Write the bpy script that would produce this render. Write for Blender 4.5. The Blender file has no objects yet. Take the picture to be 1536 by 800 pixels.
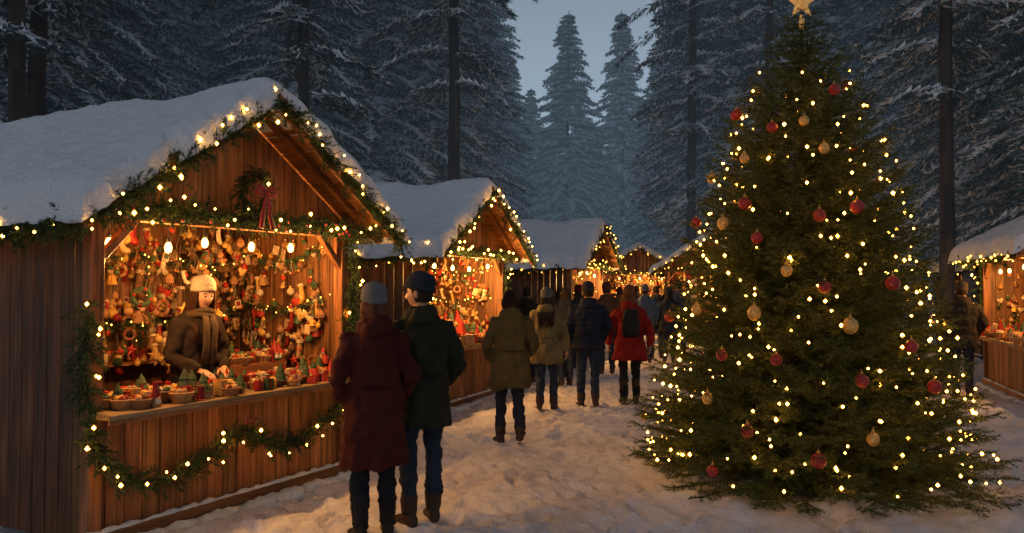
import bpy, math, random, numpy as np
from mathutils import Vector, Matrix, noise
from mathutils.bvhtree import BVHTree
random.seed(7)
S=bpy.context.scene
COL=S.collection
pi=math.pi
# ---------------------------------------------------------------- materials
def newmat(name):
    m=bpy.data.materials.new(name); m.use_nodes=True
    nt=m.node_tree; b=nt.nodes['Principled BSDF']
    return m,nt,b
def pmat(name,color,rough=.7,metal=0,bump=0,bscale=60,var=.25,vscale=6,spec=.4,attr=False,sheen=0,stretch=(1,1,1)):
    m,nt,b=newmat(name); N=nt.nodes; L=nt.links
    b.inputs['Roughness'].default_value=rough; b.inputs['Metallic'].default_value=metal
    b.inputs['Specular IOR Level'].default_value=spec
    if sheen: b.inputs['Sheen Weight'].default_value=sheen
    tc=N.new('ShaderNodeTexCoord'); mp=N.new('ShaderNodeMapping'); mp.inputs['Scale'].default_value=stretch
    L.new(tc.outputs['Object'],mp.inputs[0])
    n=N.new('ShaderNodeTexNoise'); n.inputs['Scale'].default_value=vscale; n.inputs['Detail'].default_value=5
    L.new(mp.outputs[0],n.inputs['Vector'])
    mr=N.new('ShaderNodeMapRange'); mr.inputs[1].default_value=.3; mr.inputs[2].default_value=.7
    mr.inputs[3].default_value=1-var; mr.inputs[4].default_value=1+var
    L.new(n.outputs['Fac'],mr.inputs[0])
    vm=N.new('ShaderNodeVectorMath'); vm.operation='SCALE'; L.new(mr.outputs[0],vm.inputs['Scale'])
    if attr:
        a=N.new('ShaderNodeAttribute'); a.attribute_name='col'; L.new(a.outputs['Color'],vm.inputs[0])
    else: vm.inputs[0].default_value=color
    L.new(vm.outputs[0],b.inputs['Base Color'])
    if bump:
        n2=N.new('ShaderNodeTexNoise'); n2.inputs['Scale'].default_value=bscale; n2.inputs['Detail'].default_value=4
        L.new(mp.outputs[0],n2.inputs['Vector'])
        bp=N.new('ShaderNodeBump'); bp.inputs['Strength'].default_value=bump; bp.inputs['Distance'].default_value=.01
        L.new(n2.outputs['Fac'],bp.inputs['Height']); L.new(bp.outputs[0],b.inputs['Normal'])
    return m
def emat(name,c1,c2,rim=.5,sample=True):
    # glowing glass: hot centre, amber rim painted in as a glow halo
    m,nt,b=newmat(name); N=nt.nodes; L=nt.links
    lw=N.new('ShaderNodeLayerWeight'); lw.inputs[0].default_value=.5
    mx=N.new('ShaderNodeMix'); mx.data_type='RGBA'
    mr=N.new('ShaderNodeMapRange'); mr.inputs[1].default_value=0; mr.inputs[2].default_value=rim; mr.inputs[3].default_value=0; mr.inputs[4].default_value=1
    L.new(lw.outputs['Facing'],mr.inputs[0]); L.new(mr.outputs[0],mx.inputs[0])
    mx.inputs[6].default_value=(*c1,1); mx.inputs[7].default_value=(*c2,1)
    L.new(mx.outputs[2],b.inputs['Emission Color']); b.inputs['Emission Strength'].default_value=1
    b.inputs['Base Color'].default_value=(.5,.25,.08,1); b.inputs['Specular IOR Level'].default_value=0
    if not sample: m.cycles.emission_sampling='NONE'
    return m
def firmat():
    m=bpy.data.materials.new('fir_needles'); m.use_nodes=True; nt=m.node_tree; N=nt.nodes; L=nt.links
    N.remove(N['Principled BSDF']); out=N['Material Output']
    a=N.new('ShaderNodeAttribute'); a.attribute_name='col'; d=N.new('ShaderNodeBsdfDiffuse'); L.new(a.outputs['Color'],d.inputs[0]); L.new(d.outputs[0],out.inputs[0])
    return m
def forestmat():
    m=bpy.data.materials.new('snowy_spruce'); m.use_nodes=True; nt=m.node_tree; N=nt.nodes; L=nt.links
    N.remove(N['Principled BSDF']); out=N['Material Output']
    a=N.new('ShaderNodeAttribute'); a.attribute_name='col'; d=N.new('ShaderNodeBsdfDiffuse'); L.new(a.outputs['Color'],d.inputs[0])
    # aerial haze painted in as emission, stronger with distance into the forest (world position)
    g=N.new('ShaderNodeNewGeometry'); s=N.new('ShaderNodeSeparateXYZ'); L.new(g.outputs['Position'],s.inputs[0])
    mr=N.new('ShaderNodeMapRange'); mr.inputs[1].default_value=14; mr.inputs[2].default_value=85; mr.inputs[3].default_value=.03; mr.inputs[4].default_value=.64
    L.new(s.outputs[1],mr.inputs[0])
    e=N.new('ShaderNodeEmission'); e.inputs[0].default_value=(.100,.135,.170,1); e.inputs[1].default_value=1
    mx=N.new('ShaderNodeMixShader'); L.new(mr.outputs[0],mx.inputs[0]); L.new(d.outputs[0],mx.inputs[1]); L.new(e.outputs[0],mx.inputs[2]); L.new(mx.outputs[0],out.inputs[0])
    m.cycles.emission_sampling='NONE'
    return m
def woodmat():
    m,nt,b=newmat('weathered_wood'); N=nt.nodes; L=nt.links
    a=N.new('ShaderNodeAttribute'); a.attribute_name='gr'
    c=N.new('ShaderNodeAttribute'); c.attribute_name='col'
    mp=N.new('ShaderNodeMapping'); mp.inputs['Scale'].default_value=(38,38,1.6); L.new(a.outputs['Vector'],mp.inputs[0])
    n=N.new('ShaderNodeTexNoise'); n.inputs['Scale'].default_value=1; n.inputs['Detail'].default_value=6; n.inputs['Distortion'].default_value=.8
    L.new(mp.outputs[0],n.inputs['Vector'])
    mp2=N.new('ShaderNodeMapping'); mp2.inputs['Scale'].default_value=(7,7,2.2); L.new(a.outputs['Vector'],mp2.inputs[0])
    n2=N.new('ShaderNodeTexNoise'); n2.inputs['Scale'].default_value=1; n2.inputs['Detail'].default_value=4; L.new(mp2.outputs[0],n2.inputs['Vector'])
    mr=N.new('ShaderNodeMapRange'); mr.inputs[1].default_value=.3; mr.inputs[2].default_value=.72; mr.inputs[3].default_value=.4; mr.inputs[4].default_value=1.4
    L.new(n.outputs['Fac'],mr.inputs[0])
    mr2=N.new('ShaderNodeMapRange'); mr2.inputs[1].default_value=.3; mr2.inputs[2].default_value=.7; mr2.inputs[3].default_value=.6; mr2.inputs[4].default_value=1.3
    L.new(n2.outputs['Fac'],mr2.inputs[0])
    mu=N.new('ShaderNodeMath'); mu.operation='MULTIPLY'; L.new(mr.outputs[0],mu.inputs[0]); L.new(mr2.outputs[0],mu.inputs[1])
    vm=N.new('ShaderNodeVectorMath'); vm.operation='SCALE'; L.new(c.outputs['Color'],vm.inputs[0]); L.new(mu.outputs[0],vm.inputs['Scale'])
    L.new(vm.outputs[0],b.inputs['Base Color']); b.inputs['Roughness'].default_value=.6; b.inputs['Specular IOR Level'].default_value=.35
    bp=N.new('ShaderNodeBump'); bp.inputs['Strength'].default_value=.5; bp.inputs['Distance'].default_value=.006
    L.new(n.outputs['Fac'],bp.inputs['Height']); L.new(bp.outputs[0],b.inputs['Normal'])
    return m
def snowmat(name,col=(.74,.77,.84),dirty=0.,bs=.75,bd=.03):
    m,nt,b=newmat(name); N=nt.nodes; L=nt.links
    tc=N.new('ShaderNodeTexCoord')
    def nz(s,d=5):
        n=N.new('ShaderNodeTexNoise'); n.inputs['Scale'].default_value=s; n.inputs['Detail'].default_value=d; L.new(tc.outputs['Object'],n.inputs['Vector']); return n
    n1=nz(1.3,6); n2=nz(9,6); n3=nz(45,5)
    mx=N.new('ShaderNodeMix'); mx.data_type='RGBA'
    mx.inputs[6].default_value=(*col,1); mx.inputs[7].default_value=(col[0]*.72,col[1]*.68,col[2]*.66,1)
    mr=N.new('ShaderNodeMapRange'); mr.inputs[1].default_value=.42; mr.inputs[2].default_value=.72; mr.inputs[3].default_value=0; mr.inputs[4].default_value=dirty
    ad=N.new('ShaderNodeMath'); ad.operation='ADD'; L.new(n1.outputs[0],ad.inputs[0]); 
    s2=N.new('ShaderNodeMath'); s2.operation='MULTIPLY_ADD'; s2.inputs[1].default_value=.6; s2.inputs[2].default_value=-.3; L.new(n2.outputs[0],s2.inputs[0]); L.new(s2.outputs[0],ad.inputs[1])
    L.new(ad.outputs[0],mr.inputs[0]); L.new(mr.outputs[0],mx.inputs[0]); L.new(mx.outputs[2],b.inputs['Base Color'])
    b.inputs['Roughness'].default_value=.8; b.inputs['Specular IOR Level'].default_value=0
    a2=N.new('ShaderNodeMath'); a2.operation='MULTIPLY_ADD'; a2.inputs[1].default_value=.35; L.new(n3.outputs[0],a2.inputs[0]); L.new(n2.outputs[0],a2.inputs[2])
    bp=N.new('ShaderNodeBump'); bp.inputs['Strength'].default_value=bs; bp.inputs['Distance'].default_value=bd
    L.new(a2.outputs[0],bp.inputs['Height']); L.new(bp.outputs[0],b.inputs['Normal'])
    return m
M_wood=woodmat()
M_snow=snowmat('roof_snow',(.70,.73,.80),bs=1.,bd=.05); M_ground=snowmat('trodden_snow',(.68,.66,.71),.8,1.,.05)
M_fir=firmat()
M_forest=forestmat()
M_goods=pmat('painted_goods',(0,0,0),.5,attr=True,var=.3,vscale=30,bump=.3,bscale=90,spec=.25)
M_bulb=emat('fairy_bulb',(95,41,5.),(1.6,.5,.04),.5)
M_bulb2=emat('fairy_bulb_small',(16,7.5,1.),(1.7,.6,.06),.6,sample=False)
M_lamp=emat('warm_lamp',(14,8,2.6),(2.2,1.0,.2),.7,sample=False)
M_gold=pmat('gold_glitter',(.75,.48,.16),.35,metal=.85,bump=1.,bscale=140,var=.35,vscale=60)
M_red=pmat('red_bauble',(.38,.012,.01),.28,bump=1.,bscale=130,var=.5,vscale=50,spec=.6)
M_ribbon=pmat('red_ribbon',(.30,.012,.012),.5,bump=.2,sheen=.3)
M_wire=pmat('cable',(.02,.025,.02),.6)
M_bark=pmat('bark',(.045,.032,.024),.9,bump=1,bscale=14,stretch=(1,1,.2))
# ---------------------------------------------------------------- mesh builder
class MB:
    def __init__(s): s.v=[];s.f=[];s.mi=[];s.c=[];s.g=[]
    def add(s,vs,fs,mi=0,col=(.5,.5,.5),gr=None):
        o=len(s.v); s.v+= [tuple(p) for p in vs]
        s.g+= [tuple(g) for g in gr] if gr is not None else [tuple(p) for p in vs]
        for f in fs: s.f.append([i+o for i in f]); s.mi.append(mi); s.c.append(col)
    def prism(s,poly,y0,y1,mi=0,col=(.5,.5,.5),axis='z'):
        n=len(poly); vs=[(p[0],y0,p[1]) for p in poly]+[(p[0],y1,p[1]) for p in poly]
        fs=[list(range(n)),list(range(2*n-1,n-1,-1))]+[[i,i+n,(i+1)%n+n,(i+1)%n] for i in range(n)]
        ox,oy,oz=random.random()*50,random.random()*50,random.random()*50
        if axis=='z': gr=[(v[0]+ox,v[1]+oy,v[2]+oz) for v in vs]
        elif axis=='y': gr=[(v[0]+ox,v[2]+oy,v[1]+oz) for v in vs]
        else: gr=[(v[2]+ox,v[1]+oy,v[0]+oz) for v in vs]
        s.add(vs,fs,mi,col,gr)
    def box(s,c,sz,rot=None,mi=0,col=(.5,.5,.5)):
        hx,hy,hz=sz[0]/2,sz[1]/2,sz[2]/2
        L=[(-hx,-hy,-hz),(hx,-hy,-hz),(hx,hy,-hz),(-hx,hy,-hz),(-hx,-hy,hz),(hx,-hy,hz),(hx,hy,hz),(-hx,hy,hz)]
        R=rot if rot is not None else Matrix.Identity(3)
        vs=[Vector(c)+R@Vector(p) for p in L]
        k=max(range(3),key=lambda i:sz[i]); o=[random.random()*50 for _ in range(3)]
        order=[[1,2,0],[0,2,1],[0,1,2]][k]
        gr=[(p[order[0]]+o[0],p[order[1]]+o[1],p[order[2]]+o[2]) for p in L]
        s.add(vs,[[0,3,2,1],[4,5,6,7],[0,1,5,4],[1,2,6,5],[2,3,7,6],[3,0,4,7]],mi,col,gr)
    def rings(s,R,mi=0,col=(.5,.5,.5),cap=True):
        n=len(R[0]); vs=[p for r in R for p in r]; fs=[]
        for k in range(len(R)-1):
            for i in range(n):
                j=(i+1)%n; fs.append([k*n+i,k*n+j,(k+1)*n+j,(k+1)*n+i])
        if cap: fs.append(list(range(n-1,-1,-1))); fs.append([(len(R)-1)*n+i for i in range(n)])
        s.add(vs,fs,mi,col)
    def tube(s,path,rad,n=8,mi=0,col=(.5,.5,.5),flat=1.):
        P=[Vector(p) for p in path]; R=[]
        if not hasattr(rad,'__len__'): rad=[rad]*len(P)
        d=(P[1]-P[0]).normalized(); ref=Vector((0,1,0)) if abs(d.z)>.7 else Vector((0,0,1))
        a=(ref-d*ref.dot(d)).normalized()
        for i,p in enumerate(P):
            d=(P[min(i+1,len(P)-1)]-P[max(i-1,0)]).normalized()
            a=(a-d*a.dot(d)).normalized(); b=d.cross(a)
            R.append([p+a*math.cos(2*pi*k/n)*rad[i]*flat+b*math.sin(2*pi*k/n)*rad[i] for k in range(n)])
        s.rings(R,mi,col)
    def ell(s,c,r,n=12,m=8,mi=0,col=(.5,.5,.5),rot=None):
        if not hasattr(r,'__len__'): r=(r,r,r)
        R=[];c=Vector(c)
        for j in range(m+1):
            t=-pi/2+pi*min(max(j/m,.02),.98)
            q=[]
            for i in range(n):
                p=Vector((r[0]*math.cos(t)*math.cos(2*pi*i/n),r[1]*math.cos(t)*math.sin(2*pi*i/n),r[2]*math.sin(t)))
                if rot is not None: p=rot@p
                q.append(c+p)
            R.append(q)
        s.rings(R,mi,col)
    def lathe(s,c,prof,n=12,mi=0,col=(.5,.5,.5),rot=None,rib=0):
        R=[];c=Vector(c)
        for r,z in prof:
            q=[]
            for i in range(n):
                rr=max(r,.0005)*(1+(rib if i%2 else 0)); p=Vector((rr*math.cos(2*pi*i/n),rr*math.sin(2*pi*i/n),z))
                if rot is not None: p=rot@p
                q.append(c+p)
            R.append(q)
        s.rings(R,mi,col)
    def mesh(s,name,mats,smooth=False):
        me=bpy.data.meshes.new(name); me.from_pydata(s.v,[],s.f)
        for m in mats: me.materials.append(m)
        me.polygons.foreach_set('material_index',s.mi)
        if smooth: me.polygons.foreach_set('use_smooth',[True]*len(s.f))
        a=me.color_attributes.new('col','FLOAT_COLOR','CORNER'); arr=[]
        for f,c in zip(s.f,s.c): arr+= [c[0],c[1],c[2],1.]*len(f)
        a.data.foreach_set('color',arr)
        g=me.attributes.new('gr','FLOAT_VECTOR','POINT'); g.data.foreach_set('vector',[x for p in s.g for x in p])
        me.update(); return me
    def obj(s,name,mats,parent=None,smooth=False,bevel=0):
        o=bpy.data.objects.new(name,s.mesh(name,mats,smooth)); COL.objects.link(o)
        if parent: o.parent=parent
        if bevel:
            b=o.modifiers.new('b','BEVEL'); b.width=bevel; b.segments=1; b.limit_method='ANGLE'; b.angle_limit=1.
        return o
def empty(name,loc=(0,0,0),rz=0,parent=None):
    e=bpy.data.objects.new(name,None); COL.objects.link(e); e.location=loc; e.rotation_euler=(0,0,rz); e.empty_display_size=.2
    if parent: e.parent=parent
    return e
def trimesh(name,V,C,mat,mats=None):
    """V (N,3,3) triangles, C (N,3) colours"""
    n=len(V); me=bpy.data.meshes.new(name)
    me.vertices.add(3*n); me.vertices.foreach_set('co',V.reshape(-1).astype(np.float32))
    me.loops.add(3*n); me.loops.foreach_set('vertex_index',np.arange(3*n,dtype=np.int32))
    me.polygons.add(n); me.polygons.foreach_set('loop_start',np.arange(0,3*n,3,dtype=np.int32))
    me.polygons.foreach_set('loop_total',np.full(n,3,dtype=np.int32))
    me.update(calc_edges=True)
    a=me.color_attributes.new('col','FLOAT_COLOR','CORNER')
    cc=np.ones((n,3,4),np.float32); cc[:,:,:3]=C[:,None,:]; a.data.foreach_set('color',cc.reshape(-1))
    me.materials.append(mat); return me
RNG=np.random.default_rng(5)
def norm(a): return a/(np.linalg.norm(a,axis=-1,keepdims=True)+1e-9)
def needles(P0,P1,dens,ln,wd,rng=RNG,spread=.8,c0=(.035,.055,.022),c1=(.07,.095,.03)):
    d=P1-P0; L=np.linalg.norm(d,axis=1); cnt=np.maximum(2,(L*dens).astype(int))
    idx=np.repeat(np.arange(len(P0)),cnt); t=rng.random(len(idx))
    ax=norm(d)[idx]; base=P0[idx]+d[idx]*t[:,None]
    r=rng.normal(size=(len(idx),3)); r-=ax*(r*ax).sum(1,keepdims=True); r=norm(r)
    nd=norm(ax*(.55+.5*t[:,None])+r*spread); side=norm(np.cross(nd,rng.normal(size=nd.shape)))
    l=ln*(.7+.5*rng.random(len(idx)))[:,None]
    V=np.stack([base-side*wd,base+side*wd,base+nd*l],1)
    f=rng.random((len(idx),1))**1.3
    C=np.array(c0)*(1-f)+np.array(c1)*f
    return V,C
def stems(P0,P1,w,col):
    d=norm(P1-P0); s=norm(np.cross(d,np.array([.1,.2,1.]))); s2=norm(np.cross(d,s)); out=[]
    for q in (s,s2): out.append(np.stack([P0-q*w,P0+q*w,P1],1))
    V=np.concatenate(out); return V,np.tile(np.array(col),(len(V),1))
# ---------------------------------------------------------------- value noise
def vn(x,y,seed=0):
    xi=np.floor(x).astype(np.int64); yi=np.floor(y).astype(np.int64); fx=x-xi; fy=y-yi
    def h(a,b):
        n=(a*374761393+b*668265263+seed*1442695041)&0x7fffffff
        n=((n^(n>>13))*1274126177)&0x7fffffff
        return ((n^(n>>16))&0xffff)/65535.
    u=fx*fx*(3-2*fx); v=fy*fy*(3-2*fy)
    return (h(xi,yi)*(1-u)+h(xi+1,yi)*u)*(1-v)+(h(xi,yi+1)*(1-u)+h(xi+1,yi+1)*u)*v-.5
TREE=(2.59,7.1)
def gh(x,y):
    x=np.asarray(x,float); y=np.asarray(y,float)
    h=.05*vn(x*.5,y*.5,1)+.035*vn(x*1.6,y*1.6,2)
    r=np.hypot(x-TREE[0],y-TREE[1]); h=h+.10*np.exp(-(r/1.85)**6)*(1+1.4*vn(x*3,y*3,5))
    return h
def gz(x,y): return float(gh(x,y))
# ---------------------------------------------------------------- ground
def axis(a,b,st,lo,hi):
    c=list(np.arange(a,b,st)); d=st; p=a; L=[]
    while p>lo: d*=1.22; p-=d; L.append(p)
    d=st; p=c[-1]; R=[]
    while p<hi: d*=1.22; p+=d; R.append(p)
    return np.array(L[::-1]+c+R)
def ground():
    X=axis(-3.6,8.2,.035,-400,400); Y=axis(3.7,15.5,.035,-300,500)
    gx,gy=np.meshgrid(X,Y); 
    Z=gh(gx,gy)+.028*vn(gx*4,gy*4,3)+.022*vn(gx*9,gy*9,4)*(abs(gy)<30)+.014*vn(gx*19,gy*19,6)*(abs(gy)<16)
    rng=np.random.default_rng(3)
    for k in range(2300):
        px=rng.uniform(-2.2,6.8); py=rng.uniform(3.8,15.3)
        if math.hypot(px-TREE[0],py-TREE[1])<1.5: continue
        a=rng.normal(0,.45)+(-.1 if px<1 else .2); dep=rng.uniform(.010,.038)
        i0,i1=np.searchsorted(X,[px-.3,px+.3]); j0,j1=np.searchsorted(Y,[py-.3,py+.3])
        dx=gx[j0:j1,i0:i1]-px; dy=gy[j0:j1,i0:i1]-py
        u=dx*math.cos(a)-dy*math.sin(a); w=dx*math.sin(a)+dy*math.cos(a)
        q=np.sqrt((u/.058)**2+(w/.15)**2)
        Z[j0:j1,i0:i1]+= -dep*np.exp(-q**4)+dep*.45*np.exp(-((q-1.35)/.3)**2)
    ny,nx=gx.shape; v=np.stack([gx,gy,Z],-1).reshape(-1,3)
    i=np.arange(ny*nx).reshape(ny,nx); q=np.stack([i[:-1,:-1],i[:-1,1:],i[1:,1:],i[1:,:-1]],-1).reshape(-1,4)
    me=bpy.data.meshes.new('snow_ground'); me.vertices.add(len(v)); me.vertices.foreach_set('co',v.reshape(-1))
    me.loops.add(len(q)*4); me.loops.foreach_set('vertex_index',q.reshape(-1).astype(np.int32))
    me.polygons.add(len(q)); me.polygons.foreach_set('loop_start',np.arange(0,len(q)*4,4,dtype=np.int32)); me.polygons.foreach_set('loop_total',np.full(len(q),4,dtype=np.int32))
    me.polygons.foreach_set('use_smooth',[True]*len(q)); me.update(calc_edges=True); me.materials.append(M_ground)
    COL.objects.link(bpy.data.objects.new('snow_ground',me))
ground()
# ---------------------------------------------------------------- garland / bulbs
def resample(path,step):
    P=np.array(path,float); seg=np.linalg.norm(np.diff(P,axis=0),axis=1); cum=np.concatenate([[0],np.cumsum(seg)])
    n=max(2,int(cum[-1]/step)); t=np.linspace(0,cum[-1],n)
    return np.stack([np.interp(t,cum,P[:,k]) for k in range(3)],1),cum[-1]
def smoothpath(P,it=2):
    P=[np.array(p,float) for p in P]
    for _ in range(it):
        Q=[P[0]]
        for a,b in zip(P[:-1],P[1:]): Q+= [a*.75+b*.25,a*.25+b*.75]
        Q.append(P[-1]); P=Q
    return P
def garland(paths,name,parent,r=.12,dens=160,nd=190,bulbs=8.5,nl=.034,nw=.0042,br=.0165,bm=None):
    A=[];B=[];bp=[]
    for path in paths:
        P,L=resample(smoothpath(path),.01); n=int(L*dens)
        i=RNG.integers(0,len(P)-1,n); p=P[i]+RNG.normal(size=(n,3))*.016
        d=norm(P[np.minimum(i+1,len(P)-1)]-P[i]); rr=norm(RNG.normal(size=(n,3)))
        e=p+(rr*1.+d*.6)*r*(.55+.6*RNG.random((n,1))); e[:,2]-=.015
        A.append(p);B.append(e); A.append(P[:-1]);B.append(P[1:])
        m=int(L*bulbs); t=(np.arange(m)+RNG.random(m)*.7)/m*(len(P)-1)
        q=P[t.astype(int)]+norm(RNG.normal(size=(m,3))*np.array([.8,.6,.8])+np.array([0,-1.1,0]))*r*.9; bp.append(q)
    A=np.concatenate(A);B=np.concatenate(B)
    V1,C1=needles(A,B,nd,nl,nw,c0=(.026,.05,.026),c1=(.085,.12,.05)); V2,C2=stems(A,B,.002,(.03,.02,.01))
    me=trimesh(name,np.concatenate([V1,V2]),np.concatenate([C1,C2]),M_fir)
    o=bpy.data.objects.new(name,me); COL.objects.link(o); o.parent=parent
    add_bulbs(np.concatenate(bp),br,name+'_bulbs',parent,bm or M_bulb)
def add_bulbs(pts,r,name,parent,mat):
    mb=MB()
    for p in pts:
        rr=r*random.uniform(.55,1.2); a0=random.random()*6
        vs=[(p[0],p[1],p[2]-rr*1.25)]+[(p[0]+rr*math.cos(a0+2*pi*k/4),p[1]+rr*math.sin(a0+2*pi*k/4),p[2]) for k in range(4)]+[(p[0],p[1],p[2]+rr*1.25)]
        mb.add(vs,[[0,1+(k+1)%4,1+k] for k in range(4)]+[[5,1+k,1+(k+1)%4] for k in range(4)])
    return mb.obj(name,[mat],parent,smooth=True)
# ---------------------------------------------------------------- goods
REDS=[(.30,.018,.014),(.36,.035,.02),(.18,.01,.012)]; CREAM=[(.46,.32,.18),(.50,.38,.24),(.38,.24,.11)]
GREEN=[(.03,.055,.025),(.05,.08,.03)]; GOLD=[(.6,.34,.08),(.5,.26,.05),(.45,.27,.09)]; BROWN=[(.26,.12,.05),(.16,.07,.03),(.38,.2,.08)]
def pick(w=(4,2.6,1.,3,3.5)): return random.choice(random.choices([REDS,CREAM,GREEN,GOLD,BROWN],w)[0])
def item_counter(mb,x,y,z,s=1.):
    k=random.random(); c=pick()
    if k<.34: # basket with filling
        w=.055*s; b=random.choice(BROWN)
        mb.lathe((x,y,z),[(w*.7,0),(w*.95,.03*s),(w*1.1,.05*s),(w*1.02,.055*s),(w*.85,.04*s)],16,0,b,rib=.06)
        for _ in range(7): mb.ell((x+random.uniform(-.6,.6)*w,y+random.uniform(-.6,.6)*w,z+.055*s),.018*s,7,5,0,pick())
    elif k<.48: # jar with cloth lid
        mb.lathe((x,y,z),[(.028*s,0),(.032*s,.01),(.032*s,.06*s),(.026*s,.068*s)],12,0,random.choice(GOLD+REDS+BROWN))
        mb.lathe((x,y,z+.066*s),[(.036*s,-.008),(.03*s,.006),(.024*s,.014*s),(.001,.016*s)],12,0,c,rib=.08)
    elif k<.6: # mug with handle
        mb.lathe((x,y,z),[(.026*s,0),(.032*s,.01),(.033*s,.075*s),(.028*s,.075*s),(.027*s,.03*s)],12,0,c)
        mb.tube([(x+.03*s,y,z+.06*s),(x+.055*s,y,z+.055*s),(x+.055*s,y,z+.025*s),(x+.03*s,y,z+.02*s)],.005*s,6,0,c)
    elif k<.76: # gift box
        a=Matrix.Rotation(random.random()*3,3,'Z'); h=random.uniform(.04,.09)*s
        mb.box((x,y,z+h/2),(.08*s,.06*s,h),a,0,c); c2=pick(); mb.box((x,y,z+h/2+.0015),(.084*s,.012*s,h+.002),a,0,c2); mb.box((x,y,z+h/2+.0018),(.012*s,.064*s,h+.003),a,0,c2)
        for q in (-1,1): mb.ell(Vector((x,y,z+h+.01))+a@Vector((q*.014*s,0,0)),(.014*s,.006,.009),6,4,0,c2)
    elif k<.81: # gnome
        mb.lathe((x,y,z),[(.03*s,0),(.036*s,.02),(.03*s,.06*s),(.018*s,.075*s)],10,0,pick((1,1,2,0,1)))
        mb.lathe((x,y,z+.06*s),[(.036*s,0),(.028*s,.02*s),(.014*s,.06*s),(.002,.1*s)],10,0,random.choice(REDS))
        mb.ell((x,y-.032*s,z+.055*s),.01*s,6,5,0,(.6,.35,.25)); mb.ell((x,y-.025*s,z+.035*s),(.022*s,.012*s,.026*s),7,5,0,(.6,.55,.45))
    elif k<.94: # candle
        mb.lathe((x,y,z),[(.03*s,0),(.034*s,.004),(.02*s,.01),(.02*s,.09*s),(.004,.092*s),(.001,.1*s)],10,0,random.choice(CREAM+REDS))
    else: # little fir
        mb.lathe((x,y,z),[(.02*s,0),(.02*s,.03*s),(.006,.031*s),(.006,.05*s)],8,0,BROWN[1])
        mb.lathe((x,y,z+.04*s),[(.045*s,0),(.03*s,.03*s),(.036*s,.03*s),(.02*s,.065*s),(.026*s,.065*s),(.001,.12*s)],10,0,random.choice(GREEN),rib=.15)
def item_hang(mb,x,y,z,s=1.,ax='y'):
    k=random.random(); c=pick((3.8,1.5,1.5,3.2,4.))
    R=Matrix.Rotation(random.uniform(-.4,.4)+(0 if ax=='y' else pi/2),3,'Z')@Matrix.Rotation(random.uniform(-.35,.35),3,'Y')
    def P(a,b,cc): return Vector((x,y,z))+R@Vector((a*s,b*s,cc*s))
    if k<.30: mb.ell(P(0,0,0),.027*s,10,7,0,c); mb.lathe(P(0,0,.027),[(.008*s,0),(.008*s,.012*s)],6,0,GOLD[0])
    elif k<.39: # star
        pts=[]
        for i in range(10):
            r=.045 if i%2==0 else .019; a=pi/2+i*pi/5; pts.append((r*math.cos(a),r*math.sin(a)))
        vs=[P(0,-.012,0),P(0,.012,0)]+[P(a,0,b) for a,b in pts]
        mb.add(vs,[[0,2+i,2+(i+1)%10] for i in range(10)]+[[1,2+(i+1)%10,2+i] for i in range(10)],0,c)
    elif k<.48: # heart
        vs=[P(0,-.012,0),P(0,.012,0)]
        for i in range(14):
            t=2*pi*i/14; vs.append(P(.0028*16*math.sin(t)**3*.9,0,.0027*(13*math.cos(t)-5*math.cos(2*t)-2*math.cos(3*t)-math.cos(4*t))))
        mb.add(vs,[[0,2+i,2+(i+1)%14] for i in range(14)]+[[1,2+(i+1)%14,2+i] for i in range(14)],0,c)
    elif k<.53: # wreath
        q=[P(.045*math.cos(2*pi*i/12),0,.045*math.sin(2*pi*i/12)) for i in range(13)]
        mb.tube(q,.014*s,6,0,random.choice(GREEN+BROWN)); 
        for i in range(0,12,3): mb.ell(q[i]+Vector((0,-.012,0)),.011*s,6,4,0,random.choice(REDS))
    elif k<.63: # stocking
        mb.tube([P(0,0,.06),P(0,0,0),P(.005,0,-.045),P(.03,0,-.065),P(.05,0,-.068)],[.022*s,.022*s,.024*s,.022*s,.014*s],8,0,c,flat=.6)
        mb.tube([P(0,0,.055),P(0,0,.075)],.026*s,8,0,CREAM[1])
    elif k<.72: # rag doll / angel
        mb.lathe(P(0,0,-.05),[(.03*s,0),(.024*s,.02*s),(.01*s,.06*s)],9,0,c); mb.ell(P(0,0,.022),.015*s,8,6,0,(.5,.3,.18))
        mb.lathe(P(0,0,.028),[(.017*s,0),(.008*s,.02*s),(.001,.035*s)],8,0,pick())
        for q in (-1,1): mb.tube([P(q*.008,0,0),P(q*.035,-.01,-.022)],.005*s,5,0,c)
    elif k<.78: # card
        mb.box(P(0,0,0),(.06*s,.004,.08*s),R,0,CREAM[0]); mb.box(P(0,-.004,.005),(.04*s,.004,.04*s),R,0,c)
    elif k<.9: # bunch of dried twigs with berries
        for _ in range(5):
            e=P(random.uniform(-.03,.03),random.uniform(-.02,.02),-.07); mb.tube([P(0,0,.03),e],[.003*s,.006*s],4,0,random.choice(GREEN+BROWN)); mb.ell(e,.008*s,6,4,0,pick((3,1,0,2,1)))
    else: # pine cone
        mb.lathe(P(0,0,-.03),[(.006*s,0),(.022*s,.012*s),(.026*s,.03*s),(.018*s,.05*s),(.004,.065*s)],9,0,BROWN[0],rib=.2)
    mb.tube([P(0,0,.03),P(0,0,.16)],.0012,3,0,(.2,.15,.1))
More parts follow.
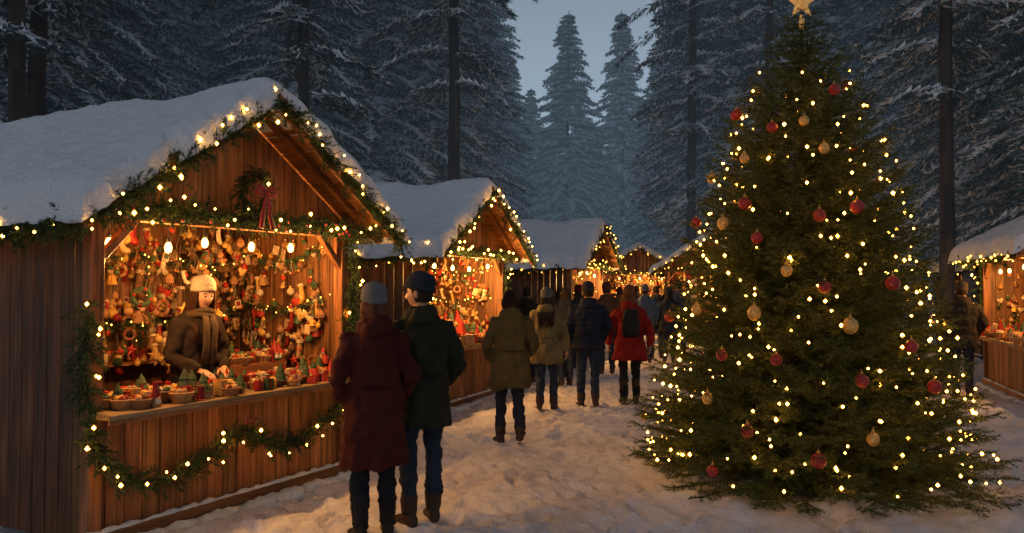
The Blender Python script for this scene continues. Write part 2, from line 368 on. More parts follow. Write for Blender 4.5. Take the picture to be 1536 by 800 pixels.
# ---------------------------------------------------------------- stall
def stall(loc,th,W=2.46,D=3.9,lod=1,tip=2.18,apex=3.16,style=1,plank=(.16,.075,.035),goods=1,lights=5,lpow=14.,side=False,lx=None):
    E=empty('christmas_market_stall',(loc[0],loc[1],gz(*loc)*.5-.02),th)
    ovx=.3; ovf=.42; IN=min(1.45,D-.5)
    if side: # ridge runs parallel to the counter
        RE=empty('roof_frame',(W,0,0),pi/2,E); rW,rD=D,W; ovx=.45; ovf=.25
    else: RE=E; rW,rD=W,D
    rmid=rW/2; mid=W/2
    sl=(apex-tip)/(rmid+ovx)
    rz=lambda x: apex-sl*abs(x-rmid)
    def pc(k=1.):
        f=random.uniform(.6,1.35)*k; return (plank[0]*f,plank[1]*f*random.uniform(.92,1.08),plank[2]*f)
    mb=MB(); rb=MB()
    n=int(W/.135); w=W/n
    for i in range(n): mb.box((w*(i+.5),-.0+random.uniform(-.002,.002),.48),(w-.008,.024,.76),col=pc(1.4))
    for sx in (0,W):
        m=int(D/.14); ww=D/m
        for i in range(m):
            yc=.06+ww*i
            top=(rz(sx) if not side else rz(min(max(yc,0),D)))-.09; mb.box((sx+(.012 if sx==0 else -.012)+random.uniform(-.002,.002),yc,(top+.05)/2),(.024,ww-.007,top-.05),col=pc(.7))
    m=int(W/.15); ww=(W-.06)/m
    for i in range(m):
        xa=.03+ww*i; xb=xa+ww-.006
        for yy in (D+.05,IN):
            if side: h=rz(min(yy,D))-.1; pl=[(xa,.06),(xb,.06),(xb,h),(xa,h)]
            else:
                pl=[(xa,.06),(xb,.06),(xb,rz(xb)-.08),(xa,rz(xa)-.08)]
                if xa<mid<xb: pl.insert(3,(mid,apex-.08))
            mb.prism(pl,yy,yy+.022,col=pc(.8))
    if not side:
        m=int(W/.125); ww=W/m
        for i in range(m):
            xa=ww*i; xb=xa+ww-.006
            pl=[(xa,2.22),(xb,2.22),(xb,rz(xb)-.06),(xa,rz(xa)-.06)]
            if xa<mid<xb: pl.insert(3,(mid,apex-.06))
            mb.prism(pl,.012+random.uniform(-.002,.002),.034,col=pc(1.6))
    for px in (.035,W-.035): mb.box((px,-.012,1.12),(.09,.1,2.24),col=pc(1.4))
    mb.box((mid,-.02,2.2),(W+.04,.11,.1),col=pc(1.4))
    for sgn,px in ((1,.08),(-1,W-.08)):
        q=[(px,1.93),(px,1.86),(px+sgn*.27,2.15),(px+sgn*.20,2.15)]
        mb.prism(q if sgn>0 else q[::-1],-.045,.01,col=pc(1.3))
    mb.box((mid,IN/2+.02,.06),(W-.08,IN,.06),col=pc(.6))
    mb.box((mid,-.05,.085),(W+.06,.07,.075),col=pc(1.2))
    for i in range(4): mb.box((mid,-.20+.15*i,.885),(W+.02 if i<2 else W-.16,.146,.034),col=(.34*random.uniform(.85,1.1),.2,.10))
    mb.box((mid,-.262,.872),(W+.03,.02,.06),col=pc(1.6))
    SLN=9
    for sgn in (-1,1):
        for i in range(SLN):
            a=i/SLN; b=(i+1)/SLN-.006; xa=rmid+sgn*a*(rmid+ovx); xb=rmid+sgn*b*(rmid+ovx)
            q=[(xa,rz(xa)),(xb,rz(xb)),(xb,rz(xb)-.026),(xa,rz(xa)-.026)]
            rb.prism(q if sgn<0 else q[::-1],-ovf,rD+.25,col=pc(1.3),axis='y')
        for yy in (-ovf-.022,-.22,rD+.2):
            dz=.13 if yy<-ovf else .09; x1=rmid+sgn*(rmid+ovx+(.01 if yy<-ovf else -.03))
            q=[(rmid,apex-.028 if yy>-ovf else apex+.01),(x1,rz(x1)-.028 if yy>-ovf else rz(x1)+.01),(x1,rz(x1)-dz),(rmid,apex-dz)]
            rb.prism(q if sgn<0 else q[::-1],yy,yy+(.02 if yy<-ovf else .06),col=pc(1.3),axis='x')
    rb.box((rmid,rD/2-.05,apex-.085),(.06,rD+.5,.1),col=pc(.9))
    rb.obj('roof_timber',[M_wood],RE,bevel=.003 if lod==1 else 0)
    for k,z in enumerate((1.05,1.45,1.85)):
        mb.box((mid,IN-.12,z),(W-.12,.2,.02),col=pc(1.3))
    mb.box((mid+W*.22,.62,.96),(W*.42,.22,.14),col=pc(1.2))
    mb.obj('timber_walls',[M_wood],E,bevel=.003 if lod==1 else 0)
    na,nb=(110,120) if lod==1 else (54,60)
    A=np.sin(np.linspace(-pi/2,pi/2,na)); 
    Bv=(1-np.cos(np.linspace(0,pi,nb)))/2
    a,b=np.meshgrid(A,Bv); y0=-ovf-.06; y1=rD+.3
    wob=.07*vn(b*14+th*9,a*3,11)+.05*vn(b*40,a*3+7,12); wobf=.08*vn(a*9+th*5,b*3,13)+.05*vn(a*28,b*3,14)
    X=rmid+a*(rmid+ovx+.05)+np.sign(a)*wob*np.abs(a)**6; Y=y0+b*(y1-y0)-wobf*(1-b)**8
    dx=(rmid+ovx+.05)*(1-np.abs(a)); dy=np.minimum(b,1-b)*(y1-y0)
    d=np.minimum(dx,dy); ed=np.sqrt(np.clip(1-(1-np.clip(d/.11,0,1))**2,0,1))
    T=(.165+.07*vn(X*1.6,Y*1.6,15)+.045*vn(X*5,Y*5,16)+.022*vn(X*13,Y*13,18))
    rr=apex-sl*np.sqrt((X-rmid)**2+.12**2)+.02
    Z=rr-.045+ (T+.045)*ed
    drp=.05+.035*vn(b*23+a*11,a*17+b*9,19)
    top=np.stack([X,Y,Z-np.where(d<.02,.02*(1+2*vn(X*14,Y*14,20)),0)],-1).reshape(-1,3); bot=np.stack([X,Y,np.where(d>.03,rr-.03,rr-drp-.02)],-1).reshape(-1,3)
    i=np.arange(na*nb).reshape(nb,na); q=np.stack([i[:-1,:-1],i[:-1,1:],i[1:,1:],i[1:,:-1]],-1).reshape(-1,4)
    border=list(i[0,:])+list(i[1:,-1])+list(i[-1,::-1][1:])+list(i[::-1,0][1:-1]); N=na*nb
    F=q.tolist()+ (q[:,::-1]+N).tolist()+[[border[k]+0,border[k]+N,border[(k+1)%len(border)]+N,border[(k+1)%len(border)]] for k in range(len(border))]
    sm=MB(); sm.add(np.concatenate([top,bot]).tolist(),F); so=sm.obj('roof_snow',[M_snow],RE,smooth=True)
    sm=MB(); P=[]; 
    for k in range(61):
        x=-.05+(W+.1)*k/60; P.append((x,-.055,.122+.006*math.sin(k*1.7)))
    sm.tube(P,[.014+.014*abs(math.sin(k*.9+k*k*.1)) for k in range(61)],8)
    P=[(-.03+(W+.06)*k/50,-.12+.025*math.sin(k*2.1+k*k),.0) for k in range(51)]
    sm.tube(P,[.06+.04*math.sin(k*1.3+k*k*.3)**2 for k in range(51)],8,flat=.7)
    sm.obj('sill_snow',[M_snow],E,smooth=True)
    yb=-ovf-.06; xl=-ovx; xr=rW+ovx
    rakeL=[(xl+.02,yb,rz(xl)-.08),(rmid*.5-ovx*.3,yb,rz(rmid*.5-ovx*.3)-.07),(rmid,yb,apex-.06)]
    rakeR=[(rmid,yb,apex-.06),(rW-rmid*.5+ovx*.3,yb,rz(rmid*.5-ovx*.3)-.07),(xr-.02,yb,rz(xr)-.08)]
    if side:
        G=[[(-.2,-ovx,tip-.08),(mid*.5,-ovx,tip-.14),(mid,-ovx,tip-.08),(mid*1.5,-ovx,tip-.14),(W+.2,-ovx,tip-.08)],[(-.02,-.08,2.1),(-.02,-.08,1.)],[(W,-.08,2.1),(W,-.08,1.)]]
        garland(G,'fir_garland',E,dens=45,nd=90,nl=.045,nw=.008,bulbs=7 if lod<3 else 2,br=.022,bm=M_bulb2)
    elif style==1:
        G=[rakeL,rakeR,
           [(xl+.02,-.3,2.2),(.1,-.16,2.2),(.6,-.13,2.26),(mid,-.13,2.2),(W-.6,-.13,2.25),(W-.05,-.16,2.2),(xr-.1,-.25,2.22)],
           [(xl+.02,yb,rz(xl)-.08),(xl+.0,.5,rz(xl)-.13),(xl+.0,1.2,rz(xl)-.09),(xl+.0,2,rz(xl)-.13),(xl,D,rz(xl)-.1)],
           [(-.05,-.1,1.62),(-.08,-.1,1.3),(-.05,-.1,1.0),(-.04,-.12,.75),(.08,-.13,.5),(.49,-.13,.36),(.85,-.13,.46),(1.16,-.13,.66),(1.42,-.13,.47),(1.72,-.13,.42),(2.1,-.13,.56),(2.36,-.14,.74)],
           [(W-.0,-.1,2.15),(W+.02,-.1,1.7),(W+.0,-.1,1.3),(W+.02,-.12,.95)]]
        garland(G,'fir_garland',E)
    else:
        G=[rakeL,rakeR,[(xl,-.2,2.2),(mid*.5,-.12,2.25),(mid,-.12,2.2),(mid*1.5,-.12,2.25),(xr,-.2,2.2)],[(xl,yb,rz(xl)-.08),(xl,1.,rz(xl)-.12),(xl,D,rz(xl)-.1)]]
        if style==2: G+=[[(-.02,-.08,2.1),(-.02,-.08,1.)],[(W,-.08,2.1),(W,-.08,1.)]]
        garland(G,'fir_garland',E,dens=70 if lod<3 else 40,nd=100,nl=.045,nw=.0075,bulbs=7 if lod<3 else 5,br=.021,bm=M_bulb if style==2 else M_bulb2)
    if style==1:
        c=Vector((mid+.02,-.17,2.42)); ring=[tuple(c+Vector((.15*math.cos(t),0,.15*math.sin(t)))) for t in np.linspace(0,2*pi,14)]
        garland([ring],'wreath',E,r=.08,dens=190,bulbs=2)
        bm=MB()
        for sg in (-1,1):
            lp=[c+Vector((sg*a_,-.12,b_)) for a_,b_ in ((0,0),(.04,.04),(.085,.045),(.095,.0),(.05,-.02),(0,0))]
            bm.tube(lp,.022,6,flat=.25)
            bm.tube([c+Vector((0,-.12,0)),c+Vector((sg*.03,-.13,-.1)),c+Vector((sg*.035,-.12,-.17)),c+Vector((sg*.06,-.13,-.27))],[.012,.022,.024,.027],6,flat=.2)
        bm.ell(c+Vector((0,-.13,0)),.024); 
        q=Vector((1.16,-.24,.7))
        for sg in (-1,1): bm.tube([q,q+Vector((sg*.05,-.01,.03)),q+Vector((sg*.06,-.01,-.01)),q],.014,6,flat=.3)
        for k in range(16):
            bm.ell((random.uniform(.05,2.4),-.24,2.2+random.uniform(-.05,.05)),.013,8,6)
        bm.obj('red_bow',[M_ribbon],E,smooth=True)
    gm=MB(); sc=1. if lod==1 else 1.5
    nC=int(200*goods)
    for k in range(nC):
        x=random.uniform(.12,W-.12); y=random.uniform(-.2,.30); 
        if style==1 and .85<x<1.25 and y>.12: continue
        item_counter(gm,x,y,.903,random.uniform(.8,1.3)*sc*(1.25 if x<1 and y<0 else 1))
    for k in range(int(80*goods)):
        item_counter(gm,random.uniform(W*.54,W-.15),random.uniform(.53,.71),1.03,random.uniform(1.,1.4)*sc)
    for z in (1.06,1.46,1.86):
        for k in range(int(30*goods)): item_counter(gm,random.uniform(.15,W-.15),IN-.12+random.uniform(-.06,.06),z,random.uniform(1.,1.5)*sc)
    for k in range(int(430*goods)): item_hang(gm,random.uniform(.12,W-.12),IN-.24-random.random()**2*.4,random.uniform(1.05,2.2),random.uniform(.6,1.6))
    for k in range(int(220*goods)):
        sd=random.choice((0,1,1)); item_hang(gm,random.uniform(.05,.13) if sd==0 else W-random.uniform(.05,.13),random.uniform(.15,1.35),random.uniform(1.0,2.15),random.uniform(.7,1.5),ax='x')
    for k in range(int(22*goods)): item_hang(gm,random.uniform(.15,W-.15),random.uniform(.75,1.),random.uniform(1.8,2.05),random.uniform(.9,1.2))
    gm.obj('market_goods',[M_goods],E,smooth=False)
    Gi=[[(.12,IN-.3,2.0),(mid*.6,IN-.3,1.86),(mid,IN-.3,2.02),(mid*1.5,IN-.3,1.85),(W-.12,IN-.3,2.)],[(.5,IN-.28,1.95),(.52,IN-.28,1.2)],[(1.25,IN-.28,1.95),(1.25,IN-.28,1.2)],[(W-.5,IN-.28,1.95),(W-.5,IN-.28,1.2)],[(.15,IN-.28,1.5),(mid,IN-.28,1.35),(W-.15,IN-.28,1.5)],
        [(W-.08,.15,2.05),(W-.08,.7,1.9),(W-.08,IN-.1,2.05)],[(W-.08,.15,1.6),(W-.08,.7,1.45),(W-.08,IN-.1,1.6)]]
    garland(Gi,'indoor_garland',E,r=.075,dens=90 if lod==1 else 25,nd=130 if lod==1 else 60,nw=.004,bulbs=10,br=.010 if lod==1 else .015,bm=M_bulb2)
    lm=MB(); cm=MB()
    xs=lx or [.2+(W-.4)*(k+.5)/lights for k in range(lights)]
    for x in xs:
        x+=random.uniform(-.05,.05); y=.05+random.uniform(-.03,.04); z=2.00+random.uniform(-.03,.04)
        cm.tube([(x,y,2.17),(x,y,z+.05)],.004,5); cm.lathe((x,y,z+.033),[(.014,0),(.016,.02),(.008,.035)],8)
        lm.lathe((x,y,z),[(.003,-.043),(.020,-.035),(.028,-.010),(.024,.014),(.014,.034)],12)
    lm.obj('pendant_bulb_glass',[M_lamp],E,smooth=True); cm.obj('pendant_cable',[M_wire],E)
    if lx: lp=[x for x in lx if abs(x-.98)>.12]
    else:
        nl=2 if lod==2 else 1; lp=[.2+(W-.4)*(k+.5)/nl for k in range(nl)]
    for x in lp:
        l=bpy.data.lights.new('pendant_light','POINT'); l.energy=lpow*5/len(lp); l.color=(1,.48,.13); l.shadow_soft_size=.05
        o=bpy.data.objects.new('pendant_light',l); COL.objects.link(o); o.parent=E; o.location=(x,.05,1.88)
    return E
# ---------------------------------------------------------------- people
def remesh(mb,mats,vox,folds=.006,puff=0,seed=0):
    me=mb.mesh('tmp',[]); ob=bpy.data.objects.new('tmp',me); COL.objects.link(ob)
    m=ob.modifiers.new('r','REMESH'); m.mode='VOXEL'; m.voxel_size=vox
    sm=ob.modifiers.new('s','SMOOTH'); sm.factor=.5; sm.iterations=4
    dg=bpy.context.evaluated_depsgraph_get(); dg.update()
    new=bpy.data.meshes.new_from_object(ob.evaluated_get(dg))
    bvh=BVHTree.FromPolygons([Vector(v) for v in mb.v],mb.f)
    for q in mats: new.materials.append(q)
    for p in new.polygons:
        r=bvh.find_nearest(p.center); p.material_index=mb.mi[r[2]] if r[2] is not None else 0; p.use_smooth=True
    isc=np.zeros(len(new.vertices)); 
    for p in new.polygons:
        for v in p.vertices: isc[v]=1 if p.material_index==0 else (.7 if p.material_index==1 else 0)
    nrm=[v.normal.copy() for v in new.vertices]
    for v,n in zip(new.vertices,nrm):
        c=v.co; k=isc[v.index]
        if k:
            q=Vector((c.x*9+seed,c.y*9,c.z*(7 if k==1 else 18)))
            d=noise.noise(q)*folds*1.7+noise.noise(q*2.3)*folds*1.
            q2=Vector((c.x*6+seed,c.y*6+3,c.z*1.6)); d+=(abs(noise.noise(q2))-.2)*folds*2.
            if puff and k==1: d+=puff*(abs(math.sin(c.z*38+.6*noise.noise(c*4)))-.6)
            v.co=c+n*d*k
    bpy.data.objects.remove(ob); bpy.data.meshes.remove(me)
    return new
def hand(mb,w,d,f,c,s,mi=0,col=(.5,.3,.2)):
    w=Vector(w);d=Vector(d).normalized();f=Vector(f).normalized();c=Vector(c).normalized()
    R=[]
    for t,a,b in ((-.02,.024,.018),(.01,.028,.017),(.045,.038,.015),(.08,.04,.013),(.09,.034,.009)):
        R.append([w+d*t*s+f*math.cos(2*pi*k/10)*a*s+c*math.sin(2*pi*k/10)*b*s for k in range(10)])
    mb.rings(R,mi,col)
    for i,(o,l) in enumerate(((.028,.068),(.0095,.078),(-.0095,.072),(-.028,.056))):
        p=w+d*.08*s+f*o*s; q=[p]
        for k,bd in enumerate((.25,.6,.95)): q.append(q[-1]+(d*math.cos(bd)+c*math.sin(bd)).normalized()*l*s*(.42,.33,.25)[k])
        mb.tube(q,[.0095*s,.009*s,.0082*s,.0065*s],7,mi,col)
    p=w+d*.02*s+f*.026*s
    mb.tube([p,p+(d*.6+f*.7+c*.2).normalized()*.035*s,p+(d*.6+f*.7+c*.2).normalized()*.035*s+(d*.9+f*.3+c*.4).normalized()*.03*s,p+(d*.6+f*.7+c*.2).normalized()*.035*s+(d+f*.1+c*.6).normalized()*.052*s],[.014*s,.011*s,.0095*s,.007*s],7,mi,col)
SKIN=pmat('skin',(.46,.25,.165),.5,var=.12,vscale=14,bump=.1,bscale=120)
LIP=pmat('lips',(.34,.07,.055),.4); EYEW=pmat('eye_white',(.5,.45,.41),.25,var=0); EYED=pmat('iris',(.03,.02,.015),.1,var=0)
_fab={}
def fabric(name,c,bump=.35,bs=70,rough=.85):
    k=(name,c)
    if k not in _fab: _fab[k]=pmat(name,c,rough,bump=bump,bscale=bs,var=.25,vscale=7,spec=.15)
    return _fab[k]
def head_mesh(s):
    n,m=44,44; R=[]; mb=MB()
    for j in range(m+1):
        t=-pi/2+pi*min(max(j/m,.012),.988); row=[]
        for i in range(n):
            a=2*pi*i/n; dx=math.cos(t)*math.sin(a); dy=math.cos(t)*math.cos(a); dz=math.sin(t)
            x=.074*dx; y=.092*dy; z=.116*dz
            if dz<0: x*=1-.30*(-dz)**1.6; y*= (1-.12*(-dz)) if dy>0 else (1-.35*(-dz))
            if dy>0:
                g=lambda u,v: math.exp(-u*u-v*v)
                pr=0
                if -.34<dz<.2: pr=max(0,(.2-dz)/.42) if dz>-.22 else max(0,1-(-.22-dz)/.1)
                y+=.027*math.exp(-(dx/.12)**2)*pr
                y+=.006*g((abs(dx)-.12)/.08,(dz+.22)/.07)
                y-=.013*g((abs(dx)-.38)/.19,(dz-.08)/.12)
                y+=.005*g(dx/.6,(dz-.27)/.1)
                y+=.006*g((abs(dx)-.5)/.22,(dz+.16)/.18)
                y+=.008*g(dx/.27,(dz+.44)/.06)+.007*g(dx/.24,(dz+.55)/.05)-.004*g(dx/.3,(dz+.495)/.03)
                y+=.010*g(dx/.28,(dz+.82)/.13)
            row.append((x*s,y*s,z*s))
        R.append(row)
    mb.rings(R,0)
    for fi,f in enumerate(mb.f[:-2]):
        c=sum((Vector(mb.v[k]) for k in f),Vector())/4
        if c.y>.05*s and abs(c.x)<.027*s and -.066*s<c.z<-.046*s: mb.mi[fi]=1
    for sg in (-1,1):
        e=Vector((sg*.029,.073,.008))*s
        mb.ell(e,.0125*s,12,10,2); mb.ell(e+Vector((.001,.0062,-.002))*s,.0072*s,10,8,3)
        mb.ell(e+Vector((0,.0005,.0042))*s,(.0145*s,.0135*s,.0098*s),12,8,0)
        mb.ell(e+Vector((0,-.0005,-.0075))*s,(.0135*s,.0125*s,.006*s),12,8,0)
        mb.tube([e+Vector((-sg*.014,.010,.019))*s,e+Vector((0,.0125,.023))*s,e+Vector((sg*.017,.004,.020))*s],[.0026*s,.0034*s,.0018*s],6,4)
        mb.tube([e+Vector((-sg*.013,.011,.003))*s,e+Vector((0,.0142,.0052))*s,e+Vector((sg*.014,.0085,.002))*s],.0014*s,5,4)
        ec=Vector((sg*.074,-.004,-.002))*s
        mb.ell(ec,(.008*s,.017*s,.030*s),10,8,0)
        mb.tube([ec+Vector((sg*.004,.015*math.cos(q),.028*math.sin(q)))*s for q in np.linspace(-1.4,2.8,8)],.004*s,6,0)
        mb.ell(Vector((sg*.008,.098,-.03))*s,(.0065*s,.008*s,.005*s),8,6,0)
    return mb
def person(name,x,y,heading,H,coat,pants=(.03,.04,.07),boots=(.05,.03,.02),hem=.8,hat=None,hair='short',hairc=(.03,.018,.012),arms='pocket',stride=0,
           yaw=0,pitch=0,puff=0,hood=True,backpack=None,scarf=None,fem=False,vox=.016,z=None,lean=0,bootz=.2,wide=1.,flip=1):
    s=H/1.72; hd=math.atan2(heading[1],heading[0])-pi/2
    E=empty(name,(x,y,(gz(x,y)-.012) if z is None else z),hd)
    mb=MB(); sd=random.random()*50
    V=lambda a,b,c: (a*s,(b+ (max(0,c-.9)*lean))*s,c*s)
    def ring(zc,rx,ry,yo=0,n=24,ex=2.3):
        out=[]
        for k in range(n):
            a=2*pi*k/n; ca,sa=math.cos(a),math.sin(a)
            px=math.copysign(abs(ca)**(2/ex),ca)*rx; py=math.copysign(abs(sa)**(2/ex),sa)*ry
            out.append(V(px,py+yo,zc))
        return out
    w=wide
    hipx,wst,chs,sh=(.192,.165,.176,.165) if fem else (.188,.18,.195,.19)
    rr=[]
    if hem<.86: rr+=[(hem,(.222 if fem else .205)*w,.165*w),(hem+.03,(.222 if fem else .205)*w,.165*w),(.9,hipx*w,.145*w)]
    else: rr+=[(hem,hipx*w,.14*w)]
    rr+=[(1.0,(hipx*.5+wst*.5)*w,.137*w),(1.09,wst*w,.130*w),(1.2,(wst*.4+chs*.6)*w,.132*w),(1.3,chs*w,.13*w),(1.37,sh*w,.115*w),(1.415,sh*.86,.1),(1.45,.115,.085),(1.5,.075,.075)]
    rr=[r for i,r in enumerate(rr) if i==0 or r[0]>rr[i-1][0]]
    mb.rings([ring(a,b,c) for a,b,c in rr],0)
    mb.rings([ring(1.43,.09,.085,0),ring(1.48,.085,.085,0),ring(1.515,.077,.08,.0)],0)
    if hood:
        mb.ell(V(0,-.085,1.445),(.115*s,.065*s,.065*s),14,10,0); 
        mb.tube([V(.1*math.cos(q),.09*math.sin(q)+.005,1.455+.02*math.sin(q)) for q in np.linspace(-.6,pi+.6,12)],.030*s,8,0)
        mb.tube([V(.095*math.cos(q),.085*math.sin(q)-.005,1.475-.03*math.sin(q)) for q in np.linspace(pi-.3,2*pi+.3,12)],.030*s,8,0)
    mb.tube([V(0,0,1.42),V(0,.005,1.56)],[.055*s,.052*s],12,3)
    if fem: 
        for sg in (-1,1): mb.ell(V(sg*.07,.085,1.26),(.075*s,.06*s,.075*s),10,8,0)
    for sg in (-1,1):
        ph=sg*flip*stride
        hip=(sg*.085,0,.9); kn=(sg*.095,.02+.11*ph if ph>0 else .03+.02*ph,.485); an=(sg*.095,.17*ph if ph>0 else .24*ph,.095+(.07*-ph if ph<0 else 0))
        if not stride: kn=(sg*.095,.015,.485); an=(sg*.1,-.015+sg*.03*flip,.095)
        mb.tube([V(hip[0],hip[1],.95),V(*hip),V(*[hip[k]*.5+kn[k]*.5 for k in range(3)]),V(*kn),V(*[kn[k]*.6+an[k]*.4 for k in range(3)]),V(*an)],[q*s for q in (.09,.095,.078,.062,.064,.052)],14,1)
        k=(bootz-an[2])/(kn[2]-an[2]); tp=tuple(an[q]+(kn[q]-an[q])*max(.1,k) for q in range(3))
        mb.tube([V(*an),V(*tp)],[.056*s,.064*s],12,2)
        pt=.0 if ph>=0 else .45*-ph
        Rm=Matrix.Rotation(-pt,3,'X'); Rz=Matrix.Rotation(-sg*.15,3,'Z'); o=Vector(V(an[0],an[1],an[2]-.095))
        fr=[]
        for yy,ww,hh in ((-.075,.02,.025),(-.065,.036,.045),(-.02,.042,.055),(.04,.043,.05),(.1,.048,.036),(.15,.046,.03),(.185,.034,.022),(.197,.012,.012)):
            r2=[]
            for q in range(14):
                a=2*pi*q/14; ca,sa=math.cos(a),math.sin(a)
                p=Vector((math.copysign(abs(ca)**.75,ca)*ww,yy,hh+math.copysign(abs(sa)**.75,sa)*hh)); p=Rz@p
                p=Rm@(p-Vector((0,.1,0)))+Vector((0,.1,0))
                r2.append(o+p*s)
            fr.append(r2)
        mb.rings(fr,2)
    hands=[]
    for sg in (-1,1):
        shd=(sg*(sh*w-.014),0,1.375); mode=arms
        if arms=='mix': mode='down' if sg==flip else 'pocket'
        if mode=='pocket': el=(sg*(.248*w),-.05,1.10); wr=(sg*.19*w,.09,.955)
        elif mode=='down': el=(sg*.245*w,-.03,1.1); wr=(sg*.25*w,.03,.86)
        elif mode=='swing': el=(sg*.25*w,-.04-.07*sg*flip,1.11); wr=(sg*.255*w,.06-.12*sg*flip,.88)
        elif mode=='counter': el=(sg*.25,.02,1.12); wr=(sg*.12+.02,.24,1.02)
        mb.tube([V(sg*.11,0,1.385),V(*shd),V(*[shd[k]*.5+el[k]*.5 for k in range(3)]),V(*el),V(*[el[k]*.5+wr[k]*.5 for k in range(3)]),V(*wr)],[q*s for q in (.055,.072,.066,.058,.054,.046)],14,0)
        if mode!='pocket': hands.append((V(*wr),V(*el),sg,mode))
    Mc=fabric('coat_cloth',coat); Mp=fabric('trouser_cloth',pants,.3,40); Mb=fabric('boot_leather',boots,.2,30,.5)
    me=remesh(mb,[Mc,Mp,Mb,SKIN],vox,.014,puff,seed=sd)
    o=bpy.data.objects.new('body',me); COL.objects.link(o); o.parent=E
    if hands:
        hm=MB()
        for wv,ev,sg,mode in hands:
            d=(Vector(wv)-Vector(ev)).normalized()
            f=Vector((0,1,0)) if mode in('down','swing') else Vector((-sg,0,0)); f=(f-d*f.dot(d)).normalized()
            c=Vector((-sg,0,0)) if mode in('down','swing') else Vector((0,0,-1)); c=(c-d*c.dot(d)).normalized()
            hand(hm,Vector(wv),d,f,c,s)
        hm.obj('hands',[SKIN],E,smooth=True)
    det=MB()
    if hem<.86:
        for sg in (-1,1): det.tube([V(sg*.155*w,.115*w,.98),V(sg*.195*w,.08*w,.9)],.006*s,5)
    det.tube([V(.0,.165*w*(1 if fem else .9),hem+.02),V(0,.14*w,1.05),V(0,.14,1.25),V(0,.1,1.42)],.006*s,5)
    if vox<.02: # half belt on the back
        yb=-.147*w; det.tube([V(-.10*w,yb*.93,1.05),V(-.05*w,yb,1.05),V(.05*w,yb,1.05),V(.10*w,yb*.93,1.05)],.011*s,6,flat=.5)
    det.obj('coat_trim',[fabric('coat_trim',tuple(q*.5 for q in coat))],E,smooth=True)
    hp=empty('head_joint',V(0,.012,1.50),0,E); hp.rotation_euler=(pitch,0,yaw)
    ho=head_mesh(s).obj('head',[SKIN,LIP,EYEW,EYED,fabric('hair',hairc)],hp,smooth=True); ho.location=(0,.008*s,.105*s)
    hm=MB(); zc=.105; hc=Vector((0,.008*s,zc*s))
    HM=fabric('hair',hairc,.5,180,.55)
    R=[]
    for j in range(13):
        row=[]
        for i in range(32):
            a=2*pi*i/32; fr=math.cos(a)
            k=min(1,max(0,(fr-.05)/.45)); low=-.055*(1-k)+.062*k
            zz=low+(.124-low)*math.sin(j/12*pi/2)
            r=math.sqrt(max(.0004,1-(max(0,zz)/.1245)**2))
            if zz<0: r=1-.06*(-zz/.055)
            row.append(hc+Vector((math.sin(a)*.0785*r,math.cos(a)*.097*r-.002,zz))*s)
        R.append(row)
    hm.rings(R,0,cap=False)
    if hair=='long':
        for k in range(150):
            a=random.uniform(.34*pi,1.66*pi); sx,cy=math.sin(a),math.cos(a); ln=random.uniform(.28,.42)
            q=[(.076*sx,.094*cy,.03),(.083*sx,.1*cy,-.04),(.090*sx,.103*cy-.01,-.1),(.107*sx,.11*cy-(.0 if cy>0 else .02),-.17)]
            if cy<-.1: q+=[(.11*sx,-.16-.02*random.random(),-.23),(.1*sx+random.uniform(-.01,.01),-.165,-ln)]
            else: q+=[(.105*sx,.11+.02*random.random(),-.24),(.10*sx+random.uniform(-.02,.02),.155,-ln)]
            j=Vector((random.uniform(-.008,.008),random.uniform(-.008,.008),0))
            hm.tube([hc+(Vector(p)+j)*s for p in q],[r*s for r in (.009,.010,.011,.011,.010,.003)],6)
    elif hair=='bun':
        for k in range(60):
            a=random.uniform(.4*pi,1.6*pi); sx,cy=math.sin(a),math.cos(a)
            hm.tube([hc+Vector(p)*s for p in ((.077*sx,.094*cy,.02),(.082*sx,.098*cy,-.04),(.076*sx,.095*cy,-.085),(.05*sx,.085*cy-.01,-.12-.02*random.random()))],[.012*s,.013*s,.012*s,.004*s],6)
    hm.obj('hair',[HM],hp,smooth=True)
    if hat:
        hb=MB(); R=[]
        for rs,zz in ((.99,.030),(1.09,.028),(1.12,.045),(1.11,.065),(1.05,.072),(1.09,.088),(1.06,.106),(.93,.130),(.72,.146),(.4,.157),(.08,.160)):
            R.append([hc+Vector((math.sin(2*pi*i/72)*.080*rs*(1+.018*(i%2)),(math.cos(2*pi*i/72)*.099*rs*(1+.018*(i%2))-.004-.02*max(0,zz-.06)/.1),zz+.022*math.cos(2*pi*i/72)*(1 if zz<.075 else .4)))*s for i in range(72)])
        hb.rings(R,0); hb.obj('knit_beanie',[fabric('knit',hat,1.,110,.95)],hp,smooth=True)
    if scarf:
        sb=MB()
        for k,(rz_,rd) in enumerate(((1.44,.105),(1.47,.098))):
            sb.tube([V(rd*math.sin(q),rd*.95*math.cos(q)+.01,rz_+.012*math.sin(q*2+k)) for q in np.linspace(0,2*pi,20)],.024*s,8)
        for sg in (-1,1): sb.tube([V(sg*.03,.11,1.45),V(sg*.04,.155,1.36),V(sg*.035,.165,1.2),V(sg*.04,.16,1.06)],[.03*s,.034*s,.036*s,.038*s],8,flat=.4)
        sb.obj('scarf',[fabric('scarf_wool',scarf,.8,60,.95)],E,smooth=True)
